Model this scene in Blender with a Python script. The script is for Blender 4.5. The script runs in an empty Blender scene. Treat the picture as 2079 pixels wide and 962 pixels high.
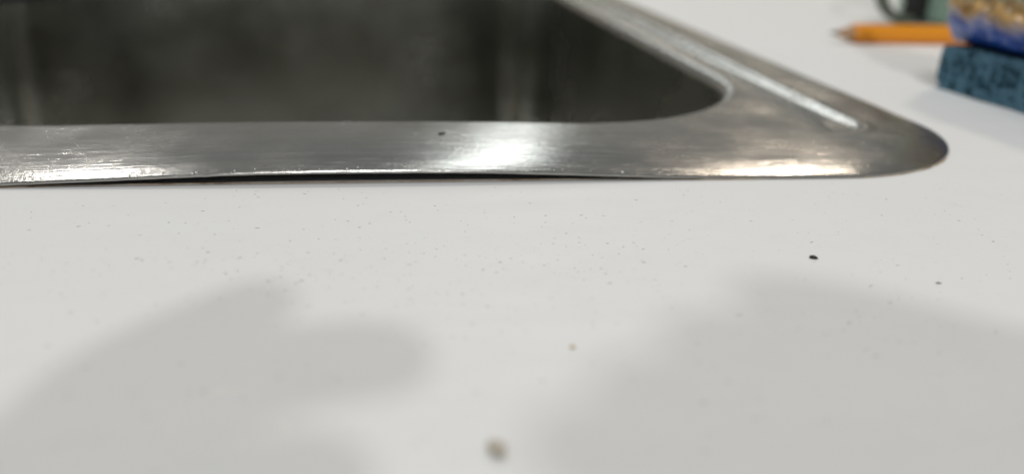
import bpy, bmesh, math, random
from mathutils import Vector, Matrix, noise
random.seed(7)
S = bpy.context.scene
COL = S.collection
MM = 0.001
sin, cos, PI = math.sin, math.cos, math.pi

# ------------------------------------------------------------------ camera
PITCH, YAW, ROLL = 0.36730, 0.17264, 0.04041
CAM_Z = 65.0
def cam_axes():
    fwd = Vector((sin(YAW)*cos(PITCH), cos(YAW)*cos(PITCH), -sin(PITCH)))
    r0 = Vector((cos(YAW), -sin(YAW), 0))
    u0 = r0.cross(fwd)
    return cos(ROLL)*r0 + sin(ROLL)*u0, -sin(ROLL)*r0 + cos(ROLL)*u0, fwd
CR, CU, CF = cam_axes()
cam = bpy.data.cameras.new('camera')
cam.sensor_width = 36.0
cam.lens = 1800/2079*36
cam.clip_start, cam.clip_end = 0.004, 60
cam.dof.use_dof = True
cam.dof.focus_distance = 0.193
cam.dof.aperture_fstop = 7.6
cam.dof.aperture_blades = 0
co = bpy.data.objects.new('camera', cam)
m = Matrix((CR, CU, -CF)).transposed().to_4x4()
m.translation = Vector((0, 0, CAM_Z*MM))
co.matrix_world = m
COL.objects.link(co)
S.camera = co

# ------------------------------------------------------------------ room light
W = bpy.data.worlds.new('World'); S.world = W; W.use_nodes = True
bg = W.node_tree.nodes['Background']
bg.inputs['Color'].default_value = (0.97, 1.0, 0.99, 1)
bg.inputs['Strength'].default_value = 0.22

def lamp(name, loc, target, power, size, colour, shape='DISK', size_y=None):
    l = bpy.data.lights.new(name, 'AREA'); l.energy = power; l.shape = shape; l.size = size
    if size_y: l.size_y = size_y
    l.color = colour
    o = bpy.data.objects.new(name, l); COL.objects.link(o)
    o.location = loc
    o.rotation_euler = (Vector(target)-Vector(loc)).to_track_quat('-Z', 'Y').to_euler()
    return o
lamp('area_lamp', (-0.15, -2.2, 2.05), (0.03, 0.12, 0), 24.5, 0.05, (1.0, 0.99, 0.97))
lamp('area_lamp', (-0.86, 1.55, 2.0), (0, 0.2, 0), 7, 0.20, (1.0, 0.97, 0.93))
lamp('area_lamp', (1.30, 1.50, 2.0), (0.1, 0.2, 0), 11, 0.20, (1.0, 0.86, 0.71))
lamp('area_lamp', (0.30, 1.55, 1.05), (0.02, 0.2, 0), 2.8, 0.15, (0.95, 1.0, 0.99), 'RECTANGLE', 1.25)  # tall upright light panel, shaped to give the rim its middle glint
lamp('area_lamp', (0.05, -0.25, 2.3), (0.05, 0.1, 0), 12.5, 0.45, (0.985, 0.995, 1.0))  # soft fill added overhead to make up brightness on the counter

S.view_settings.view_transform = 'Standard'
S.view_settings.look = 'None'
S.view_settings.exposure = 0.0
S.view_settings.gamma = 1.0
S.cycles.max_bounces = 12
S.cycles.diffuse_bounces = 4
S.cycles.glossy_bounces = 10
S.cycles.sample_clamp_indirect = 8
S.cycles.caustics_reflective = False
S.cycles.use_denoising = True

# ------------------------------------------------------------------ helpers
def tag(o, label=None, cat=None, group=None, kind=None):
    if label: o['label'] = label
    if cat: o['category'] = cat
    if group: o['group'] = group
    if kind: o['kind'] = kind
    return o
def empty(name, loc=(0, 0, 0)):
    o = bpy.data.objects.new(name, None); COL.objects.link(o)
    o.location = Vector(loc)*MM; o.empty_display_size = 0.01
    return o
def mesh_obj(name, verts, faces, mat=None, parent=None, smooth=True, scale=MM):
    """verts in millimetres, world-placed; parent must stand at a known location"""
    me = bpy.data.meshes.new(name)
    off = parent_loc(parent)
    me.from_pydata([tuple(Vector(v)*scale - off) for v in verts], [], faces)
    me.validate(); me.update()
    if smooth: me.polygons.foreach_set('use_smooth', [True]*len(me.polygons))
    if mat: me.materials.append(mat)
    o = bpy.data.objects.new(name, me); COL.objects.link(o)
    if parent: o.parent = parent
    return o
def parent_loc(p):
    v = Vector((0, 0, 0))
    while p:
        v = v + Vector(p.location); p = p.parent
    return v
def sstep(a, b, x):
    t = min(1.0, max(0.0, (x-a)/(b-a))); return t*t*(3-2*t)
def fix_normals(o):
    bm = bmesh.new(); bm.from_mesh(o.data); bmesh.ops.recalc_face_normals(bm, faces=bm.faces)
    bm.to_mesh(o.data); bm.free()

class NT:
    """small node-tree helper"""
    def __init__(self, name):
        self.m = bpy.data.materials.new(name); self.m.use_nodes = True
        self.t = self.m.node_tree; self.p = self.t.nodes['Principled BSDF']
    def n(self, typ, **kw):
        nd = self.t.nodes.new(typ)
        for k, v in kw.items():
            if k in nd.inputs.keys(): nd.inputs[k].default_value = v
            else: setattr(nd, k, v)
        return nd
    def l(self, a, b): self.t.links.new(a, b)
    def obj(self, scale=(1, 1, 1), rot=(0, 0, 0), loc=(0, 0, 0)):
        g = self.n('ShaderNodeNewGeometry')
        mp = self.n('ShaderNodeMapping'); mp.inputs['Scale'].default_value = scale
        mp.inputs['Rotation'].default_value = rot; mp.inputs['Location'].default_value = loc
        tc = self.n('ShaderNodeTexCoord'); self.l(tc.outputs['Object'], mp.inputs['Vector'])
        self.t.nodes.remove(g)
        return mp.outputs[0]
    def noise(self, vec, scale, detail=4, rough=0.55, dist=0):
        nd = self.n('ShaderNodeTexNoise'); nd.inputs['Scale'].default_value = scale
        nd.inputs['Detail'].default_value = detail; nd.inputs['Roughness'].default_value = rough
        nd.inputs['Distortion'].default_value = dist
        self.l(vec, nd.inputs['Vector']); return nd.outputs['Fac']
    def ramp(self, fac, stops, interp='LINEAR'):
        nd = self.n('ShaderNodeValToRGB'); cr = nd.color_ramp; cr.interpolation = interp
        while len(cr.elements) < len(stops): cr.elements.new(0.5)
        for e, (p, c) in zip(cr.elements, stops):
            e.position = p; e.color = (c if len(c) == 4 else (*c, 1)) if not isinstance(c, float) else (c, c, c, 1)
        self.l(fac, nd.inputs[0]); return nd.outputs[0]
    def mix(self, fac, a, b, blend='MIX'):
        nd = self.n('ShaderNodeMix', data_type='RGBA', blend_type=blend)
        for sock, v in ((nd.inputs[0], fac), (nd.inputs[6], a), (nd.inputs[7], b)):
            if hasattr(v, 'default_value') or hasattr(v, 'is_linked'): self.l(v, sock)
            elif isinstance(v, (int, float)): sock.default_value = v
            else: sock.default_value = (*v, 1) if len(v) == 3 else v
        return nd.outputs[2]
    def math(self, op, a, b=0.0, clamp=False):
        nd = self.n('ShaderNodeMath', operation=op, use_clamp=clamp)
        for s, v in ((nd.inputs[0], a), (nd.inputs[1], b)):
            if isinstance(v, (int, float)): s.default_value = v
            else: self.l(v, s)
        return nd.outputs[0]
    def bump(self, h, strength, dist=0.0002, prev=None):
        nd = self.n('ShaderNodeBump'); nd.inputs['Strength'].default_value = strength
        nd.inputs['Distance'].default_value = dist
        self.l(h, nd.inputs['Height'])
        if prev is not None: self.l(prev, nd.inputs['Normal'])
        return nd.outputs[0]
    def set(self, **kw):
        for k, v in kw.items():
            s = self.p.inputs[k.replace('_', ' ')]
            if hasattr(v, 'is_linked'): self.l(v, s)
            elif isinstance(v, tuple) and len(v) == 3: s.default_value = (*v, 1)
            else: s.default_value = v
        return self
def plain(name, col, rough=0.5, metallic=0.0, var=0.15, scale=400, **kw):
    a = NT(name); v = a.obj()
    f = a.noise(v, scale, 3)
    c = a.mix(f, tuple(x*(1-var) for x in col), tuple(min(1, x*(1+var)) for x in col))
    a.set(Base_Color=c, Roughness=rough, Metallic=metallic, **kw)
    a.set(Normal=a.bump(f, 0.25, 0.0002))
    return a.m

# ------------------------------------------------------------------ materials
def steel_material():
    a = NT('brushed_steel')
    v = a.obj((6, 500, 500)); fine = a.noise(v, 1.0, 5, 0.6)
    v2 = a.obj((22, 1500, 1500)); finer = a.noise(v2, 1.0, 3, 0.6)
    v3 = a.obj((14, 130, 130)); broad = a.noise(v3, 1.0, 4, 0.6, 0.3)
    v4 = a.obj(); blotch = a.noise(v4, 38, 4, 0.6)
    pits = a.noise(v4, 900, 2, 0.5)
    h = a.math('ADD', a.math('MULTIPLY', fine, 0.6), a.math('MULTIPLY', finer, 0.4))
    col = a.mix(a.math('MULTIPLY', broad, 0.9, True), (0.38, 0.375, 0.36), (0.52, 0.515, 0.49))
    dirt = a.ramp(blotch, [(0.42, 0.0), (0.72, 1.0)])
    col = a.mix(a.math('MULTIPLY', dirt, 0.25), col, (0.30, 0.27, 0.23))
    rough = a.math('ADD', 0.09, a.math('MULTIPLY', fine, 0.16))
    rough = a.math('ADD', rough, a.math('MULTIPLY', a.ramp(blotch, [(0.35, 0.0), (0.7, 1.0)]), 0.14))
    tan = a.n('ShaderNodeCombineXYZ'); tan.inputs[0].default_value = 1
    a.set(Base_Color=col, Roughness=rough, Metallic=1.0, Anisotropic=0.8, Anisotropic_Rotation=0.25)
    a.l(tan.outputs[0], a.p.inputs['Tangent'])
    b1 = a.bump(h, 0.8, 0.0003)
    b2 = a.bump(pits, 0.22, 0.00012, b1)
    # crossing scratches
    for ang, sc in ((0.5, (40, 1400, 1400)), (-0.35, (55, 1100, 1100)), (1.2, (60, 1800, 1800))):
        q = a.noise(a.obj(sc, (0, 0, ang)), 1.0, 2, 0.5)
        b2 = a.bump(a.ramp(q, [(0.62, 0.0), (0.70, 1.0)]), 0.30, 0.00008, b2)
    a.set(Normal=b2)
    return a.m
def bowl_material():
    a = NT('satin_steel')
    v = a.obj((260, 260, 9)); fine = a.noise(v, 1.0, 4, 0.6)
    v4 = a.obj(); blotch = a.ramp(a.noise(v4, 11, 4, 0.6), [(0.36, 0.0), (0.66, 1.0)])
    col = a.mix(blotch, (0.38, 0.38, 0.35), (0.49, 0.49, 0.455))
    a.set(Base_Color=col, Metallic=1.0, Roughness=a.math('ADD', 0.17, a.math('MULTIPLY', blotch, 0.14)))
    a.set(Normal=a.bump(fine, 0.10, 0.0002))
    return a.m
def counter_material():
    a = NT('white_laminate')
    v = a.obj()
    big = a.noise(v, 9, 4, 0.6)
    mid = a.noise(v, 60, 5, 0.65)
    fine = a.noise(v, 1400, 2, 0.5)
    col = a.mix(big, (0.785, 0.79, 0.785), (0.82, 0.82, 0.813))
    col = a.mix(a.math('MULTIPLY', a.ramp(mid, [(0.5, 0.0), (0.8, 1.0)]), 0.16), col, (0.66, 0.645, 0.60))
    # worn-in pin-prick stains
    vo = a.n('ShaderNodeTexVoronoi', feature='F1'); vo.inputs['Scale'].default_value = 210
    a.l(v, vo.inputs['Vector'])
    spot = a.ramp(vo.outputs['Distance'], [(0.035, 1.0), (0.10, 0.0)])
    sel = a.n('ShaderNodeSeparateColor'); a.l(vo.outputs['Color'], sel.inputs[0])
    pick = a.math('GREATER_THAN', sel.outputs[0], 0.72)
    patch = a.ramp(a.noise(v, 24, 3), [(0.42, 0.0), (0.62, 1.0)])
    sp = a.math('MULTIPLY', a.math('MULTIPLY', spot, pick), a.math('MULTIPLY', patch, 0.55))
    col = a.mix(sp, col, (0.30, 0.28, 0.24))
    wipe = a.noise(a.obj((14, 70, 70), (0, 0, 0.35)), 1.0, 5, 0.65, 0.6)
    film = a.ramp(wipe, [(0.40, 0.0), (0.66, 1.0)])
    col = a.mix(a.math('MULTIPLY', film, 0.13), col, (0.70, 0.715, 0.71))
    rough = a.math('ADD', 0.42, a.math('MULTIPLY', mid, 0.16))
    rough = a.math('ADD', rough, a.math('MULTIPLY', film, 0.16))
    a.set(Base_Color=col, Roughness=rough)
    a.set(Specular_IOR_Level=0.22)
    b = a.bump(fine, 0.10, 0.00010)
    b = a.bump(mid, 0.08, 0.0004, b)
    for ang, sc in ((0.3, (25, 1300, 1300)), (-0.6, (30, 1000, 1000))):
        q = a.noise(a.obj(sc, (0, 0, ang)), 1.0, 2, 0.5)
        b = a.bump(a.ramp(q, [(0.66, 0.0), (0.72, 1.0)]), 0.25, 0.00006, b)
    a.set(Normal=b)
    return a.m
STEEL, BOWL, COUNTER = steel_material(), bowl_material(), counter_material()

# ------------------------------------------------------------------ sink geometry (mm)
X0, X1, Y0, Y1 = -297.0, 177.0, 203.0, 760.0          # outer edge of the flange
RX0, RX1, RY0, RY1 = -256.0, 135.5, 245.0, 655.0      # bowl opening
RO, RI = 55.0, 80.0
def outline(x0, x1, y0, y1, r, n, rb=None):
    """counter-clockwise rounded rectangle; n = samples (front, arc_fr, right, arc_br, back, arc_bl, left, arc_fl); rb = radius at the back"""
    P = []
    rb = rb or r
    def seg(a, b, k):
        for i in range(k):
            t = i/k; P.append((a[0]+(b[0]-a[0])*t, a[1]+(b[1]-a[1])*t))
    def arc(cx, cy, q, a0, k):
        for i in range(k):
            a = a0+PI/2*i/k; P.append((cx+q*cos(a), cy+q*sin(a)))
    seg((x0+r, y0), (x1-r, y0), n[0]); arc(x1-r, y0+r, r, -PI/2, n[1])
    seg((x1, y0+r), (x1, y1-rb), n[2]); arc(x1-rb, y1-rb, rb, 0, n[3])
    seg((x1-rb, y1), (x0+rb, y1), n[4]); arc(x0+rb, y1-rb, rb, PI/2, n[5])
    seg((x0, y1-rb), (x0, y0+r), n[6]); arc(x0+r, y0+r, r, PI, n[7])
    return P
NS = (260, 90, 260, 24, 60, 24, 60, 24)
OUT = outline(X0, X1, Y0, Y1, RO, NS)
INN = outline(RX0, RX1, RY0, RY1, RI, NS, 40.0)

def bulge(x, y):
    """the front of the flange has sprung up off the counter"""
    u = (x+1)/64.0
    b = math.exp(-abs(u)**2.6)*1.0
    return 2.5*b*(1-sstep(Y0, Y0+75, y))
def rim_z(x, y, so, t):
    """so = distance in from the outer edge, t = 0 outer .. 1 inner"""
    z = 0.95 + 2.2*(1-math.exp(-so/5.5)) + 0.35*sstep(4, 22, so)
    # long pressed channel beside the bowl: sharp wall outside, gentle ramp inside
    xe, ye = 150.0, 235.0
    dx, dy = xe-x, y-ye
    rr = 16.0
    if dx < rr and dy < rr:
        d = rr-math.hypot(rr-dx, rr-dy)
    else:
        d = min(dx, dy)
    wob = 1+0.06*noise.noise(Vector((x*.05, y*.03, 3)))
    dep = sstep(-1.2, 3.2, d)*(1-sstep(2.5, 19, dx))*1.9*wob
    z -= dep
    if dx < rr+8: z += 0.32*math.exp(-((d+1.8)/1.7)**2)*(1-sstep(6, 20, dx))
    z += 0.10*noise.noise(Vector((x*.022, y*.03, 0))) + 0.035*noise.noise(Vector((x*.08, y*.12, 7)))
    return z + bulge(x, y)
def build_rim(parent):
    verts, faces = [], []
    N = len(OUT)
    prof = []
    # underside (outer part), edge, then top surface to the opening
    levels = [i/44 for i in range(45)]
    levels = [l**1.25 for l in levels]
    rows = []
    def row(fn):
        base = len(verts)
        for k in range(N): verts.append(fn(k))
        rows.append(base)
    def pt(k, t):
        return (OUT[k][0]+(INN[k][0]-OUT[k][0])*t, OUT[k][1]+(INN[k][1]-OUT[k][1])*t)
    def dist(k, t):
        return math.hypot(OUT[k][0]-INN[k][0], OUT[k][1]-INN[k][1])*t
    def so_of(x, y):
        # distance from the outer rounded rectangle
        cx, cy = (X0+X1)/2, (Y0+Y1)/2
        qx, qy = abs(x-cx)-((X1-X0)/2-RO), abs(y-cy)-((Y1-Y0)/2-RO)
        return RO-(math.hypot(max(qx, 0), max(qy, 0))+min(max(qx, qy), 0))
    def top(k, t):
        x, y = pt(k, t); return (x, y, rim_z(x, y, so_of(x, y), t))
    def nick(k):
        x, y = OUT[k]
        return 0.10*noise.noise(Vector((x*.5, y*.5, 11)))+0.07*noise.noise(Vector((x*1.6, y*1.6, 4)))
    TH = 0.85
    for t in (0.62, 0.3, 0.1, 0.02):
        row(lambda k, t=t: (pt(k, t)[0], pt(k, t)[1], top(k, t)[2]-TH))
    def lip(k, o, dz):
        x, y = OUT[k]; ix, iy = INN[k]
        L = math.hypot(ix-x, iy-y)
        # horizontal outward normal
        px, py = OUT[k-1]; qx, qy = OUT[(k+1) % N]
        nx, ny = qy-py, -(qx-px); l = math.hypot(nx, ny) or 1
        return (x+nx/l*o, y+ny/l*o, top(k, 0)[2]+dz+nick(k)*0.6)
    row(lambda k: lip(k, 0.02, -TH))
    row(lambda k: lip(k, 0.26, -0.78))
    row(lambda k: lip(k, 0.38, -0.45))
    row(lambda k: lip(k, 0.32, -0.18))
    for t in levels:
        if t == 0: row(lambda k: lip(k, 0.05, 0.0))
        else: row(lambda k, t=t: top(k, t))
    # rolled inner edge
    R = 4.2
    for a in (12, 26, 40, 54, 68, 80, 88):
        a = math.radians(a)
        def f(k, a=a):
            x, y = INN[k]
            px, py = INN[k-1]; qx, qy = INN[(k+1) % N]
            nx, ny = -(qy-py), (qx-px); l = math.hypot(nx, ny) or 1
            return (x+nx/l*R*sin(a), y+ny/l*R*sin(a), top(k, 1)[2]-R*(1-cos(a)))
        row(f)
    for a, b in zip(rows, rows[1:]):
        for k in range(N):
            k2 = (k+1) % N
            faces.append((a+k, a+k2, b+k2, b+k))
    o = mesh_obj('rim', verts, faces, STEEL, parent)
    return o, [verts[rows[-1]+k] for k in range(N)]
def build_bowl(parent, ring):
    verts, faces, rows = [], [], []
    N = len(ring)
    cx, cy = (RX0+RX1)/2, (RY0+RY1)/2
    depth = 178.0
    RB = 30.0
    prof = [(0.0, 0.0)]
    for i in range(1, 16):
        d = i/15*(depth-RB); prof.append((d*0.03, d))
    x0 = prof[-1][0]
    for i in range(1, 13):
        a = i/12*PI/2*0.97
        prof.append((x0+RB*(1-cos(a)), depth-RB+RB*sin(a)))
    for inset, d in prof:
        base = len(verts)
        for k in range(N):
            x, y, z = ring[k]
            px, py, _ = ring[k-1]; qx, qy, _ = ring[(k+1) % N]
            nx, ny = -(qy-py), (qx-px); l = math.hypot(nx, ny) or 1
            verts.append((x+nx/l*inset, y+ny/l*inset, z-d))
        rows.append(base)
    for a, b in zip(rows, rows[1:]):
        for k in range(N):
            k2 = (k+1) % N; faces.append((a+k, a+k2, b+k2, b+k))
    c = len(verts); verts.append((cx, cy, -depth-6))
    last = rows[-1]
    mid = len(verts)
    for k in range(N):
        x, y, z = verts[last+k]; verts.append((cx+(x-cx)*.5, cy+(y-cy)*.5, -depth-3))
    for k in range(N):
        k2 = (k+1) % N
        faces.append((last+k, last+k2, mid+k2, mid+k)); faces.append((mid+k, mid+k2, c))
    return mesh_obj('bowl', verts, faces, BOWL, parent)

# ------------------------------------------------------------------ counter
CX0, CX1, CY0, CY1 = -900.0, 1100.0, -330.0, 825.0
def build_counter():
    N = (100, 24, 100, 24, 100, 24, 100, 24)
    cut = outline(X0+12, X1-12, Y0+14, Y1-12, 40, N)
    verts, faces, rows = [], [], []
    def ring(fn):
        b = len(verts); rows.append(b)
        for k, p in enumerate(cut): verts.append(fn(*p))
    cx, cy = (X0+X1)/2, (Y0+Y1)/2
    ring(lambda x, y: (x, y, -38.0))
    ring(lambda x, y: (x, y, -0.6))
    ring(lambda x, y: (x+(0.5 if x > cx else -0.5), y+(0.5 if y > cy else -0.5), 0.0))
    n = len(cut)
    for a, b in zip(rows, rows[1:]):
        for k in range(n):
            k2 = (k+1) % n; faces.append((a+k, a+k2, b+k2, b+k))
    # outer boundary: project each cut point on the rectangle along its direction
    outer = len(verts)
    for x, y in cut:
        dx, dy = x-cx, y-cy
        t = min(((CX1-cx)/dx if dx > 0 else (CX0-cx)/dx) if abs(dx) > 1e-6 else 1e9,
                ((CY1-cy)/dy if dy > 0 else (CY0-cy)/dy) if abs(dy) > 1e-6 else 1e9)
        verts.append((cx+dx*t, cy+dy*t, 0.0))
    b = rows[-1]
    for k in range(n):
        k2 = (k+1) % n; faces.append((b+k, b+k2, outer+k2, outer+k))
    o2 = len(verts)
    for k in range(n): x, y, z = verts[outer+k]; verts.append((x, y, -38.0))
    for k in range(n):
        k2 = (k+1) % n; faces.append((outer+k, outer+k2, o2+k2, o2+k))
    # underside ring
    for k in range(n):
        k2 = (k+1) % n; faces.append((o2+k, o2+k2, rows[0]+k2, rows[0]+k))
    o = mesh_obj('countertop', verts, faces, COUNTER, None, smooth=False)
    fix_normals(o)
    tag(o, 'white laminate kitchen countertop around the steel sink', 'countertop', kind='structure')
    # closed cabinet below so that no light comes up from underneath
    v = [(CX0+30, CY0+40, -38.5), (CX1-30, CY0+40, -38.5), (CX1-30, CY1, -38.5), (CX0+30, CY1, -38.5)]
    v += [(x, y, -420) for x, y, _ in v]
    cab = mesh_obj('cabinet', v, [(0, 1, 5, 4), (1, 2, 6, 5), (2, 3, 7, 6), (3, 0, 4, 7), (4, 5, 6, 7)],
                   plain('cabinet_board', (0.30, 0.24, 0.18), 0.6), None, smooth=False)
    tag(cab, 'wooden cabinet carcass under the white countertop', 'cabinet', kind='structure')
    # low upstand at the back of the counter
    v, f = [], []
    for x in (CX0, CX1):
        for y, z in ((CY1-14, 0.3), (CY1-14, 88), (CY1-11, 91), (CY1, 91), (CY1, 0.3)): v.append((x, y, z))
    f = [(i, (i+1) % 5, 5+(i+1) % 5, 5+i) for i in range(5)]+[(0, 1, 2, 3, 4), (5, 6, 7, 8, 9)]
    bs = mesh_obj('backsplash', v, f, plain('cream_upstand', (0.62, 0.58, 0.47), 0.4), None, smooth=False)
    fix_normals(bs)
    tag(bs, 'cream upstand along the back edge of the white countertop', 'backsplash', kind='structure')
build_counter()

sink = empty('kitchen_sink', (X1-240, Y0, 0))
tag(sink, 'brushed stainless steel drop-in kitchen sink with its front rim lifting off the counter', 'sink')
rim, ring = build_rim(sink)
bowl = build_bowl(sink, ring)
bowl['label'] = 'dark satin inside of the sink bowl'

# bright grit and dried droplets stuck along the front lip
def blob(verts, faces, c, r, squash=(1, 1, 1), rz=0.0, seg=8, rings=5, jit=0.0, seed=0):
    rnd = random.Random(seed)
    b = len(verts)
    sx, sy, sz = squash
    for i in range(1, rings):
        a = PI*i/rings
        for j in range(seg):
            t = 2*PI*j/seg
            k = 1+jit*(rnd.random()-.5)*2
            x, y, z = r*sx*sin(a)*cos(t)*k, r*sy*sin(a)*sin(t)*k, r*sz*cos(a)*k
            verts.append((c[0]+x*cos(rz)-y*sin(rz), c[1]+x*sin(rz)+y*cos(rz), c[2]+z))
    top = len(verts); verts.append((c[0], c[1], c[2]+r*sz)); bot = len(verts); verts.append((c[0], c[1], c[2]-r*sz))
    for i in range(rings-2):
        for j in range(seg):
            j2 = (j+1) % seg
            faces.append((b+i*seg+j, b+(i+1)*seg+j, b+(i+1)*seg+j2, b+i*seg+j2))
    for j in range(seg):
        j2 = (j+1) % seg
        faces.append((top, b+j, b+j2)); faces.append((bot, b+(rings-2)*seg+j2, b+(rings-2)*seg+j))
def lip_top(x, so=0.6):
    return rim_z(x, Y0+so, so, 0)
v, f = [], []
rnd = random.Random(3)
spots = [(62.5, .34), (-4.5, .24), (12.5, .26), (-30, .26), (-38.5, .22), (19, .16), (-53, .30), (84, .14)]
for i in range(70):
    spots.append((-82+rnd.random()*180 if i % 3 else -80+rnd.random()*40, 0.06+rnd.random()**3*0.16))
for i, (x, r) in enumerate(spots):
    so = 0.1+rnd.random()*0.9 if i > 7 else 0.35
    blob(v, f, (x, Y0+so, lip_top(x, so)+r*0.25), r, (1.1, 1, .8), rnd.random()*3, 7, 5, .12, i)
grit = mesh_obj('dried_droplets', v, f, plain('lime_droplets', (0.85, 0.84, 0.80), 0.12, 0.0, 0.05), sink)
grit['kind'] = 'stuff'

# tan sealant squeezed out along the edge of the flange
def build_sealant():
    v, f = [], []
    n = NS[0]+NS[1]+NS[2]
    seg = 6
    idx = list(range(20, n))
    for q, k in enumerate(idx):
        x, y = OUT[k]
        px, py = OUT[k-1]; qx, qy = OUT[(k+1) % len(OUT)]
        nx, ny = qy-py, -(qx-px); l = math.hypot(nx, ny) or 1
        nx, ny = nx/l, ny/l
        w = 0.42+0.42*noise.noise(Vector((x*.11, y*.11, 2)))+0.25*noise.noise(Vector((x*.5, y*.5, 9)))
        if k > NS[0]+10: w += 0.28
        b_ = bulge(x, y)
        w *= 1-0.9*sstep(0.1, 1.0, b_)
        w = max(0.05, w)
        inset = -0.15-1.2*sstep(0.1, 1, b_)
        hh = min(0.75, 0.25+w*0.6)
        for j in range(seg):
            a = PI*j/(seg-1)
            o = inset+w*cos(a)
            v.append((x+nx*o, y+ny*o, 0.02+hh*sin(a)))
    for q in range(len(idx)-1):
        for j in range(seg-1):
            a = q*seg+j; f.append((a, a+1, a+seg+1, a+seg))
    a = NT('old_sealant'); vv = a.obj()
    nn = a.noise(vv, 140, 4, 0.7)
    c = a.ramp(nn, [(0.35, (0.55, 0.50, 0.42)), (0.52, (0.42, 0.31, 0.20)), (0.68, (0.15, 0.085, 0.045))])
    a.set(Base_Color=c, Roughness=0.6)
    o = mesh_obj('sealant', v, f, a.m)
    tag(o, 'thin line of old brown sealant along the sink edge on the counter', 'sealant')
build_sealant()

# ------------------------------------------------------------------ crumbs and specks
def crumb(name, c, size, squash, rz, mat, label, cat, seed, jit=.22):
    v, f = [], []
    r = size/2
    blob(v, f, (c[0], c[1], c[2]+r*squash[2]*0.9), r, squash, rz, 14, 9, jit, seed)
    v = [(x, y, max(z, c[2]+0.01)) for x, y, z in v]
    o = mesh_obj(name, v, f, mat); tag(o, label, cat); return o
SEED = crumb('seed', (87.3, 151.0, 0), 1.8, (1, .55, .4), -0.45, plain('black_husk', (0.018, 0.015, 0.012), 0.35), 'small black pointed seed husk lying on the white counter', 'seed', 4, .1)
for v in SEED.data.vertices:      # taper to a point at one end
    q = Vector((v.co.x*1000-87.3, v.co.y*1000-151.0)); t = (q.x*cos(-.45)+q.y*sin(-.45))/0.9
    k = 1-0.65*sstep(0.0, 1.0, t)
    along = Vector((cos(-.45), sin(-.45)))*(t*0.9); side = q-along
    v.co.x, v.co.y, v.co.z = (87.3+along.x+side.x*k)*MM, (151.0+along.y+side.y*k)*MM, v.co.z*(1-0.4*sstep(0, 1, t))
crumb('crumb', (15.3, 92.6, 0), 3.1, (1, .68, .5), 1.95, plain('grey_crumb', (0.52, 0.47, 0.39), 0.7, 0, .35, 900), 'largest grey brown crumb on the white counter nearest the viewer', 'crumb', 11)
crumb('crumb', (30.9, 118.7, 0), 0.8, (1, .8, .55), 0.4, plain('yellow_crumb', (0.55, 0.38, 0.14), 0.7), 'tiny yellow tan crumb on the white counter between two shadows', 'crumb', 5)
crumb('dark_flake', (105.7, 137.6, 0), 1.05, (1, .42, .2), -.2, plain('dark_speck', (0.06, 0.05, 0.04), 0.6), 'thin dark flake on the white counter right of the seed', 'flake', 8)
crumb('dark_flake', (20.0, 229.5, rim_z(20, 229.5, 26.5, .6)+0.03), 2.6, (1, .55, .2), 0.9, plain('grey_speck', (0.09, 0.085, 0.075), 0.5), 'grey flake stuck on the bright part of the front steel rim', 'flake', 9)

def build_dust():
    v, f = [], []
    rnd = random.Random(21)
    n = 0
    while n < 1350:
        x, y = rnd.uniform(-75, 150), rnd.uniform(84, 200)
        dens = 0.16+1.1*math.exp(-((y-153)/15)**2)*math.exp(-((x-12)/48)**2)
        dens *= 0.45+1.1*max(0, 0.5+noise.noise(Vector((x*.06, y*.1, 1))))
        if rnd.random() > dens: continue
        r = 0.035+0.095*rnd.random()**2.2
        el = 1+3.2*rnd.random()**1.5
        blob(v, f, (x, y, r*0.2), r, (el, .8, .35), rnd.gauss(0, .5), 6, 4, .25, n)
        n += 1
    o = mesh_obj('dust_specks', v, f, plain('dust', (0.29, 0.27, 0.235), 0.8, 0, .5, 3000))
    tag(o, 'fine grey dust specks scattered over the white counter', 'dust', kind='stuff')
build_dust()
def build_smears():
    """dried whitish smears, a few hundredths of a millimetre thick"""
    v, f = [], []
    strokes = [((-23.0, 109.5), (-19.6, 111.4), (-16.4, 110.0), .55), ((-18.2, 106.3), (-17.3, 105.0), (-17.0, 104.0), .30),
               ((-12.3, 103.2), (-10.9, 101.4), (-10.6, 99.3), .38), ((-17.0, 98.8), (-16.3, 97.5), (-15.9, 96.4), .35),
               ((-24.6, 104.8), (-25.6, 102.5), (-25.2, 100.4), .28)]
    for A, B, C, w in strokes:
        b = len(v); n = 14
        for i in range(n+1):
            t = i/n
            x = (1-t)**2*A[0]+2*t*(1-t)*B[0]+t*t*C[0]; y = (1-t)**2*A[1]+2*t*(1-t)*B[1]+t*t*C[1]
            dx = 2*(1-t)*(B[0]-A[0])+2*t*(C[0]-B[0]); dy = 2*(1-t)*(B[1]-A[1])+2*t*(C[1]-B[1]); l = math.hypot(dx, dy)
            ww = w*sin(PI*min(1, max(0, t*.96+.02)))*(0.75+0.6*noise.noise(Vector((x, y, 5))))
            for s in (-1, 0, 1): v.append((x-dy/l*ww*s, y+dx/l*ww*s, 0.01+(0.05 if s == 0 else 0)))
        for i in range(n):
            for s in (0, 1):
                a = b+i*3+s; f.append((a, a+1, a+4, a+3))
    o = mesh_obj('dried_smears', v, f, plain('white_film', (0.86, 0.86, 0.82), 0.5, 0, .04))
    tag(o, 'faint whitish dried smears on the white counter', 'smear', kind='stuff')
build_smears()

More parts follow.
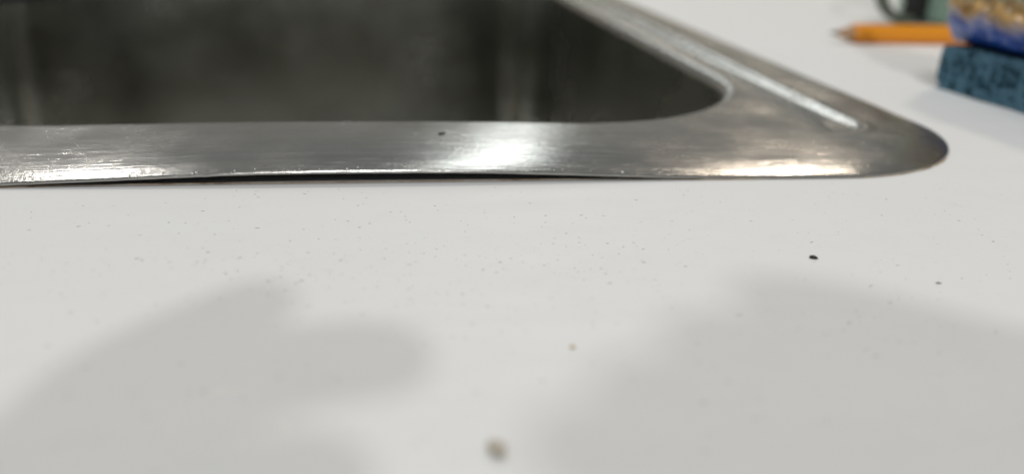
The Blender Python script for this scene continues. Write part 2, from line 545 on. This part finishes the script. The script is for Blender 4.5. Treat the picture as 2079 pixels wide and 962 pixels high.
# ------------------------------------------------------------------ sponge
def rounded_box_grid(L, Wd, H, step):
    """surface grid of a box as separate welded faces; returns verts (local), faces"""
    bm = bmesh.new()
    nx, ny, nz = max(1, round(L/step)), max(1, round(Wd/step)), max(1, round(H/step))
    def face(o, u, w, nu, nw):
        g = [[bm.verts.new(Vector(o)+Vector(u)*(i/nu)+Vector(w)*(j/nw)) for j in range(nw+1)] for i in range(nu+1)]
        for i in range(nu):
            for j in range(nw): bm.faces.new((g[i][j], g[i+1][j], g[i+1][j+1], g[i][j+1]))
    face((0, 0, 0), (L, 0, 0), (0, 0, H), nx, nz); face((0, Wd, 0), (0, 0, H), (L, 0, 0), nz, nx)
    face((0, 0, 0), (0, 0, H), (0, Wd, 0), nz, ny); face((L, 0, 0), (0, Wd, 0), (0, 0, H), ny, nz)
    face((0, 0, H), (L, 0, 0), (0, Wd, 0), nx, ny); face((0, 0, 0), (0, Wd, 0), (L, 0, 0), ny, nx)
    bmesh.ops.remove_doubles(bm, verts=bm.verts, dist=step*0.01)
    bmesh.ops.recalc_face_normals(bm, faces=bm.faces)
    return bm
A = Vector((223.8, 319.5, 0)); U = Vector((0.11, -0.994, 0)).normalized(); V = Vector((0.994, 0.11, 0)).normalized()
def build_sponge():
    L, Wd, H = 112.0, 72.0, 17.0
    bm = rounded_box_grid(L, Wd, H, 0.62)
    bm.normal_update()
    rnd = random.Random(5)
    pores = []
    for i in range(800):
        side = rnd.random()
        if side < .5: p = Vector((rnd.uniform(0, L), 0, rnd.uniform(1, H)))
        elif side < .62: p = Vector((0, rnd.uniform(0, Wd), rnd.uniform(1, H)))
        else: p = Vector((rnd.uniform(0, L), rnd.uniform(0, Wd), H))
        r = 0.45+1.6*rnd.random()**2.4
        pores.append((p, r, r*rnd.uniform(1.4, 2.6)))
    for q in ((9.5, 12.0, 1.5), (8.2, 6.6, 1.2), (17, 3.2, 1.1), (14.5, 11.5, 1.1), (21, 7, 1.2)):
        pores.append((Vector((q[0], 0, q[1])), q[2], q[2]*3.0))
    grid = {}
    for p, r, d in pores:
        for a in range(int((p.x-r)//3), int((p.x+r)//3)+1):
            for b in range(int((p.y-r)//3), int((p.y+r)//3)+1):
                for c in range(int((p.z-r)//3), int((p.z+r)//3)+1): grid.setdefault((a, b, c), []).append((p, r, d))
    new = []
    for v in bm.verts:
        c = v.co; n = v.normal
        d = 0.0
        for p, r, dep in grid.get((int(c.x//3), int(c.y//3), int(c.z//3)), ()):
            e = (c-p).length/r
            if e < 1: d = max(d, dep*(1-e*e)**.8)
        n1 = noise.fractal(c*0.45, 1.0, 2.0, 4)
        n2 = noise.noise(c*0.07+Vector((3, 1, 2)))
        new.append(c - n*d + n*(n1*0.32 + n2*0.8) if c.z > 0.4 else c + Vector((n.x, n.y, 0))*(n2*.6-.5))
    for v, c in zip(bm.verts, new): v.co = c
    # round the long edges a little
    for v in bm.verts:
        c = v.co
        k = max(0, c.z-(H-2.0))/2.0
        c.x += (1-sstep(0, 5, c.x))*k*k*0.3; c.y += (1-sstep(0, 5, c.y))*k*k*0.3
    root_off = A
    me = bpy.data.meshes.new('sponge')
    for v in bm.verts:
        c = v.co
        v.co = (U*c.x + V*c.y + Vector((0, 0, max(0.02, c.z))))*MM
    bmesh.ops.recalc_face_normals(bm, faces=bm.faces)
    bm.to_mesh(me); bm.free()
    me.polygons.foreach_set('use_smooth', [True]*len(me.polygons))
    a = NT('blue_cellulose'); vv = a.obj()
    n1 = a.noise(vv, 260, 5, 0.65); n2 = a.noise(vv, 60, 3)
    c = a.mix(n1, (0.07, 0.15, 0.215), (0.13, 0.255, 0.345))
    c = a.mix(a.math('MULTIPLY', n2, 0.4), c, (0.06, 0.16, 0.19))
    a.set(Base_Color=c, Roughness=0.9); a.set(Specular_IOR_Level=0.2)
    a.set(Normal=a.bump(n1, 0.4, 0.0006))
    me.materials.append(a.m)
    o = bpy.data.objects.new('sponge', me); COL.objects.link(o); o.location = A*MM
    tag(o, 'teal blue cellulose sponge with open pores on the counter under the bright packet', 'sponge')
build_sponge()

# ------------------------------------------------------------------ printed plastic packet on the sponge
def build_packet():
    L, H, T = 118.0, 66.0, 34.0
    nu, nv = 130, 84
    base = A + U*(-9.0) - V*4.0 + Vector((0, 0, 16.6))
    lean = Vector((V.x, V.y, 0))
    verts, faces = [], []
    def surf(u, w, side):
        # u along, w up 0..1 ; pillow thickness with pinched ends
        e = (1-(2*u-1)**6)*(1-(2*w-1)**4)
        th = T/2*max(0, e)**0.5
        p = Vector((u*L, w*H, 0))
        wr = noise.fractal(Vector((p.x*.045, p.y*.10, side*4)), 1, 2, 4)*3.6
        cr = abs(noise.noise(Vector((p.x*.09+p.y*.05, p.y*.16-p.x*.03, 6+side))))*3.2
        ct = T/2+w*6
        d = ct + side*(th + (wr-cr)*min(1, e*1.6))
        end = 2.2*noise.noise(Vector((w*6, side, 0)))
        z = w*H*0.96 + (1-e)*0.4 + noise.noise(Vector((u*7, w*3, 2)))*0.8*w
        q = base + U*(u*L + end*(1-min(1, 3*u)) - 7.0*w*(1-u)) + lean*d + Vector((0, 0, z))
        q.z = max(q.z, base.z+0.2-1.2*min(1, u))
        return q
    for side in (-1, 1):
        b = len(verts)
        for i in range(nu+1):
            for j in range(nv+1): verts.append(tuple(surf(i/nu, j/nv, side)))
        for i in range(nu):
            for j in range(nv):
                a = b+i*(nv+1)+j
                q = (a, a+1, a+nv+2, a+nv+1)
                faces.append(q if side < 0 else q[::-1])
    a = NT('printed_film'); a.m.name = 'printed_film'
    tc = a.n('ShaderNodeTexCoord'); sp = a.n('ShaderNodeSeparateXYZ'); a.l(tc.outputs['Object'], sp.inputs[0])
    vv = a.obj(); n1 = a.noise(vv, 70, 3, 0.5); n2 = a.noise(vv, 150, 2, 0.5)
    z = a.math('ADD', sp.outputs[2], a.math('MULTIPLY', a.math('SUBTRACT', n1, 0.5), 0.013))
    t = a.math('MULTIPLY', z, 1/0.066)
    band = a.ramp(t, [(0.0, (0.006, 0.025, 0.15)), (0.10, (0.015, 0.08, 0.40)), (0.15, (0.09, 0.15, 0.48)), (0.185, (0.36, 0.34, 0.46)),
                      (0.215, (0.55, 0.42, 0.36)), (0.24, (0.66, 0.40, 0.14)), (0.29, (0.66, 0.44, 0.19)), (0.34, (0.47, 0.43, 0.29)),
                      (0.6, (0.45, 0.43, 0.31)), (0.9, (0.55, 0.55, 0.45))])
    blobs = a.ramp(n2, [(0.50, 0.0), (0.62, 1.0)])
    zone = a.math('MULTIPLY', a.ramp(t, [(0.18, 0.0), (0.22, 1.0), (0.28, 1.0), (0.33, 0.0)]), blobs)
    c = a.mix(a.math('MULTIPLY', zone, 0.65), band, (0.42, 0.20, 0.025))
    a.set(Base_Color=c, Roughness=0.28)
    a.set(Coat_Weight=0.15)
    # inner frame of reference: object origin sits at the packet's foot
    root = base
    me_v = [tuple(Vector(v)-root) for v in verts]
    o = mesh_obj('plastic_packet', me_v, faces, a.m)
    bm = bmesh.new(); bm.from_mesh(o.data); bmesh.ops.remove_doubles(bm, verts=bm.verts, dist=2e-5)
    bmesh.ops.recalc_face_normals(bm, faces=bm.faces); bm.to_mesh(o.data); bm.free()
    o.location = root*MM
    tag(o, 'crinkled plastic packet printed blue and orange lying on top of the teal sponge', 'packet')
build_packet()

# ------------------------------------------------------------------ pencil
def build_pencil():
    p0 = Vector((238.0, 434.0, 4.8)); d = Vector((1.0, -0.004, 0)).normalized(); s = Vector((0.004, 1, 0))
    root = empty('pencil', (p0.x+75, p0.y, 0))
    tag(root, 'sharpened orange pencil lying on the counter behind the sponge', 'pencil')
    def tube(name, prof, mat, n=6, rot=0.0, smooth=False, hexa=True):
        v, f = [], []
        for x, r in prof:
            for k in range(n):
                a = 2*PI*k/n+rot
                v.append(tuple(p0+d*x+s*(r*cos(a))+Vector((0, 0, r*sin(a)))))
        for i in range(len(prof)-1):
            for k in range(n):
                k2 = (k+1) % n; f.append((i*n+k, i*n+k2, (i+1)*n+k2, (i+1)*n+k))
        f.append(tuple(range(n))[::-1]); f.append(tuple((len(prof)-1)*n+k for k in range(n)))
        o = mesh_obj(name, v, f, mat, root, smooth); fix_normals(o); return o
    R = 5.3
    # scalloped transition: body starts 14 mm behind the point
    v, f = [], []
    n = 36
    def hexr(a): 
        b = (a % (PI/3))-PI/6
        return R*cos(PI/6)/cos(b)
    tube('lacquer', [(12.6, R*.93), (14.0, R), (166, R), (167, R*.97)], plain('orange_lacquer', (0.90, 0.33, 0.015), 0.3, 0, .06), 6, 0)
    tube('wood_point', [(3.6, 1.1), (14.5, R*.90)], plain('cedar', (0.46, 0.28, 0.16), 0.7, 0, .25), 20, 0, True)
    tube('lead', [(0.0, 0.18), (1.0, 0.45), (3.7, 1.15)], plain('graphite', (0.06, 0.055, 0.055), 0.4), 14, 0, True)
    tube('ferrule', [(167, R*.98), (169, R*1.02), (172, R*.96), (175, R*1.02), (178, R)], plain('brass', (0.6, 0.45, 0.18), 0.3, 1.0), 20, 0, True)
    tube('eraser', [(178, R*.95), (186, R*.93), (188, R*.7)], plain('pink_rubber', (0.6, 0.22, 0.2), 0.8), 20, 0, True)
build_pencil()

# ------------------------------------------------------------------ mug behind
def lathe(prof, c, n=48):
    v, f = [], []
    for r, z in prof:
        for k in range(n):
            a = 2*PI*k/n; v.append((c[0]+r*cos(a), c[1]+r*sin(a), z))
    for i in range(len(prof)-1):
        for k in range(n):
            k2 = (k+1) % n; f.append((i*n+k, i*n+k2, (i+1)*n+k2, (i+1)*n+k))
    return v, f
def build_mug():
    c = (380.0, 528.0)
    root = empty('mug', (c[0], c[1], 0))
    tag(root, 'sage green mug with a dark loop handle at the back of the counter', 'mug')
    prof = [(0.1, 0.6), (34, 0.6), (37, 1.0), (39, 3.0), (40, 7), (40.5, 40), (40.5, 92), (39.8, 94), (38.5, 94), (37.5, 92), (37, 10), (33, 5), (0.1, 5)]
    v, f = lathe(prof, c)
    o = mesh_obj('cup', v, f, plain('sage_glaze', (0.26, 0.38, 0.31), 0.35, 0, .06, 120), root); fix_normals(o)
    # handle faces left and a little towards the viewer
    hd = Vector((-0.97, -0.24, 0)).normalized(); hs = Vector((0.24, -0.97, 0))
    dark = plain('dark_handle', (0.035, 0.042, 0.032), 0.45)
    path = []
    for i in range(25):
        a = -PI/2+PI*i/24
        path.append((39.0+6+32*max(0, cos(a))**.7, 36+33.5*sin(a)))
    v, f = [], []
    n = 10
    for i, (r, z) in enumerate(path):
        a = path[max(0, i-1)]; b = path[min(len(path)-1, i+1)]
        tr, tz = b[0]-a[0], b[1]-a[1]; l = math.hypot(tr, tz)
        for k in range(n):
            t = 2*PI*k/n
            off = 2.6*cos(t); sd = 5.5*sin(t)
            p = Vector((c[0], c[1], 0))+hd*(r+tz/l*off)+hs*sd+Vector((0, 0, z-tr/l*off))
            v.append(tuple(p))
    for i in range(len(path)-1):
        for k in range(n):
            k2 = (k+1) % n; f.append((i*n+k, i*n+k2, (i+1)*n+k2, (i+1)*n+k))
    o = mesh_obj('handle', v, f, plain('olive_handle', (0.10, 0.12, 0.085), 0.45), root); fix_normals(o)
    # black strap that carries the handle
    v, f = [], []
    for z in (2.5, 4, 74, 76):
        for r, sd in ((39.5, -6.5), (46.5, -6.0), (46.5, 6.0), (39.5, 6.5)):
            p = Vector((c[0], c[1], z))+hd*r+hs*sd; v.append(tuple(p))
    for i in range(3):
        for k in range(4): f.append((i*4+k, i*4+(k+1) % 4, (i+1)*4+(k+1) % 4, (i+1)*4+k))
    f += [(0, 1, 2, 3), (12, 13, 14, 15)]
    o = mesh_obj('handle_strap', v, f, plain('black_strap', (0.008, 0.009, 0.008), 0.5), root, False); fix_normals(o)
build_mug()

# ------------------------------------------------------------------ navy cloth over the back left of the sink
def build_cloth():
    v, f = [], []
    nu, nv = 50, 40
    for i in range(nu+1):
        u = i/nu
        x = -300+150*u
        for j in range(nv+1):
            t = j/nv
            # profile: lies on the back deck, rolls over the edge, hangs into the bowl
            yb = 652.0 if x > -216 else 652-(40-math.sqrt(max(0, 40**2-min(39, -216-x)**2)))
            s = t*84
            fold = 1.6*sin(u*19+t*2)+0.9*noise.noise(Vector((u*6, t*4, 1)))
            if s < 62: y, z = yb+62-s, 5.2+0.25*fold
            elif s < 72:
                a = (s-62)/10*PI/2; y, z = yb-6.4*sin(a), 5.2-6.4*(1-cos(a))
            else:
                y, z = yb-6.4-0.5*fold, -1.2-(s-72)*(0.95-0.75*sstep(.45, .98, u))
            v.append((x+1.5*sin(t*3), y, z+(0.4*abs(fold) if s < 62 else 0)))
    for i in range(nu):
        for j in range(nv):
            a = i*(nv+1)+j; f.append((a, a+1, a+nv+2, a+nv+1))
    o = mesh_obj('dishcloth', v, f, plain('navy_cotton', (0.008, 0.010, 0.028), 0.9, 0, .3, 1500))
    md = o.modifiers.new('thickness', 'SOLIDIFY'); md.thickness = 0.0012; md.offset = 1
    tag(o, 'dark navy dishcloth hanging over the far left edge of the sink', 'dishcloth')
build_cloth()

# ------------------------------------------------------------------ the person's hands above the counter (they shade it)
SKIN = plain('skin', (0.48, 0.27, 0.19), 0.5, 0, .08, 500)
def skin_mesh(name, joints, edges, parent, mat):
    me = bpy.data.meshes.new(name)
    off = parent_loc(parent)
    me.from_pydata([tuple(Vector(p)*MM-off) for p, r in joints], edges, [])
    o = bpy.data.objects.new(name, me); COL.objects.link(o); o.parent = parent
    me.materials.append(mat)
    md = o.modifiers.new('skin', 'SKIN'); md.use_smooth_shade = True
    lay = me.skin_vertices[0].data if me.skin_vertices else None
    for i, (p, r) in enumerate(joints):
        lay[i].radius = (r*MM, r*MM)
    lay[0].use_root = True
    sb = o.modifiers.new('smooth', 'SUBSURF'); sb.levels = 2; sb.render_levels = 2
    return o
def hand(parent, wrist, elbow, palm, fingers, thumb, rise):
    # reach: the hand is held `rise` mm higher, further back towards the lamp behind the person
    kx, ky, kz = -150.0, -2200.0, 2050.0
    def lift(p):
        g = (kz-p[2]-rise)/(kz-p[2])
        return (kx+(p[0]-kx)*g, ky+(p[1]-ky)*g, p[2]+rise)
    wrist, elbow, palm = lift(wrist), lift(elbow), lift(palm)
    fingers = [([lift(q) for q in ch], r0*0.92) for ch, r0 in fingers]
    thumb = [lift(q) for q in thumb]
    J = [(palm, 17), (wrist, 21), (elbow, 34)]
    E = [(0, 1), (1, 2)]
    for chain, r0 in fingers:
        prev = 0
        for i, p in enumerate(chain):
            J.append((p, r0*(1.12, 1.0, .92, .78)[min(i, 3)])); E.append((prev, len(J)-1)); prev = len(J)-1
    prev = 0
    for i, p in enumerate(thumb):
        J.append((p, (12.5, 10.5, 8.5)[min(i, 2)])); E.append((prev, len(J)-1)); prev = len(J)-1
    return skin_mesh('hand', J, E, parent, SKIN)
person = empty('person', (0, -460, 200))
tag(person, 'bare hands of a person held out above the white counter, shading it', 'person')
hand(person, (-95, -98, 96), (-230, -330, 120), (-62, -42, 101),
     [([(-50, -18, 104), (-39, 0, 107), (-28, 14, 106), (-22, 25, 103)], 9.0),
      ([(-42, -23, 104), (-28, -7, 106), (-12, 4, 102), (2, 8, 97)], 9.6),
      ([(-40, -38, 102), (-26, -26, 101), (-15, -16, 95), (-10, -8, 86)], 8.8),
      ([(-46, -50, 98), (-36, -42, 96), (-27, -33, 90), (-22, -26, 84)], 7.8)],
     [(-66, -40, 84), (-54, -26, 70), (-40, -14, 60)], 150)
hand(person, (140, -104, 119), (300, -340, 130), (94, -54, 127),
     [([(82, -42, 132), (70, -29, 134), (59, -19, 132), (51, -14, 129)], 10.2),
      ([(70, -54, 132), (56, -40, 133), (43, -31, 131), (34, -26, 127)], 10.2),
      ([(60, -64, 130), (44, -50, 130), (30, -39, 127), (21, -32, 121)], 9.8),
      ([(60, -72, 126), (42, -58, 125), (24, -46, 121), (11, -36, 116)], 8.8)],
     [(104, -44, 112), (112, -26, 104), (108, -12, 100)], 230)
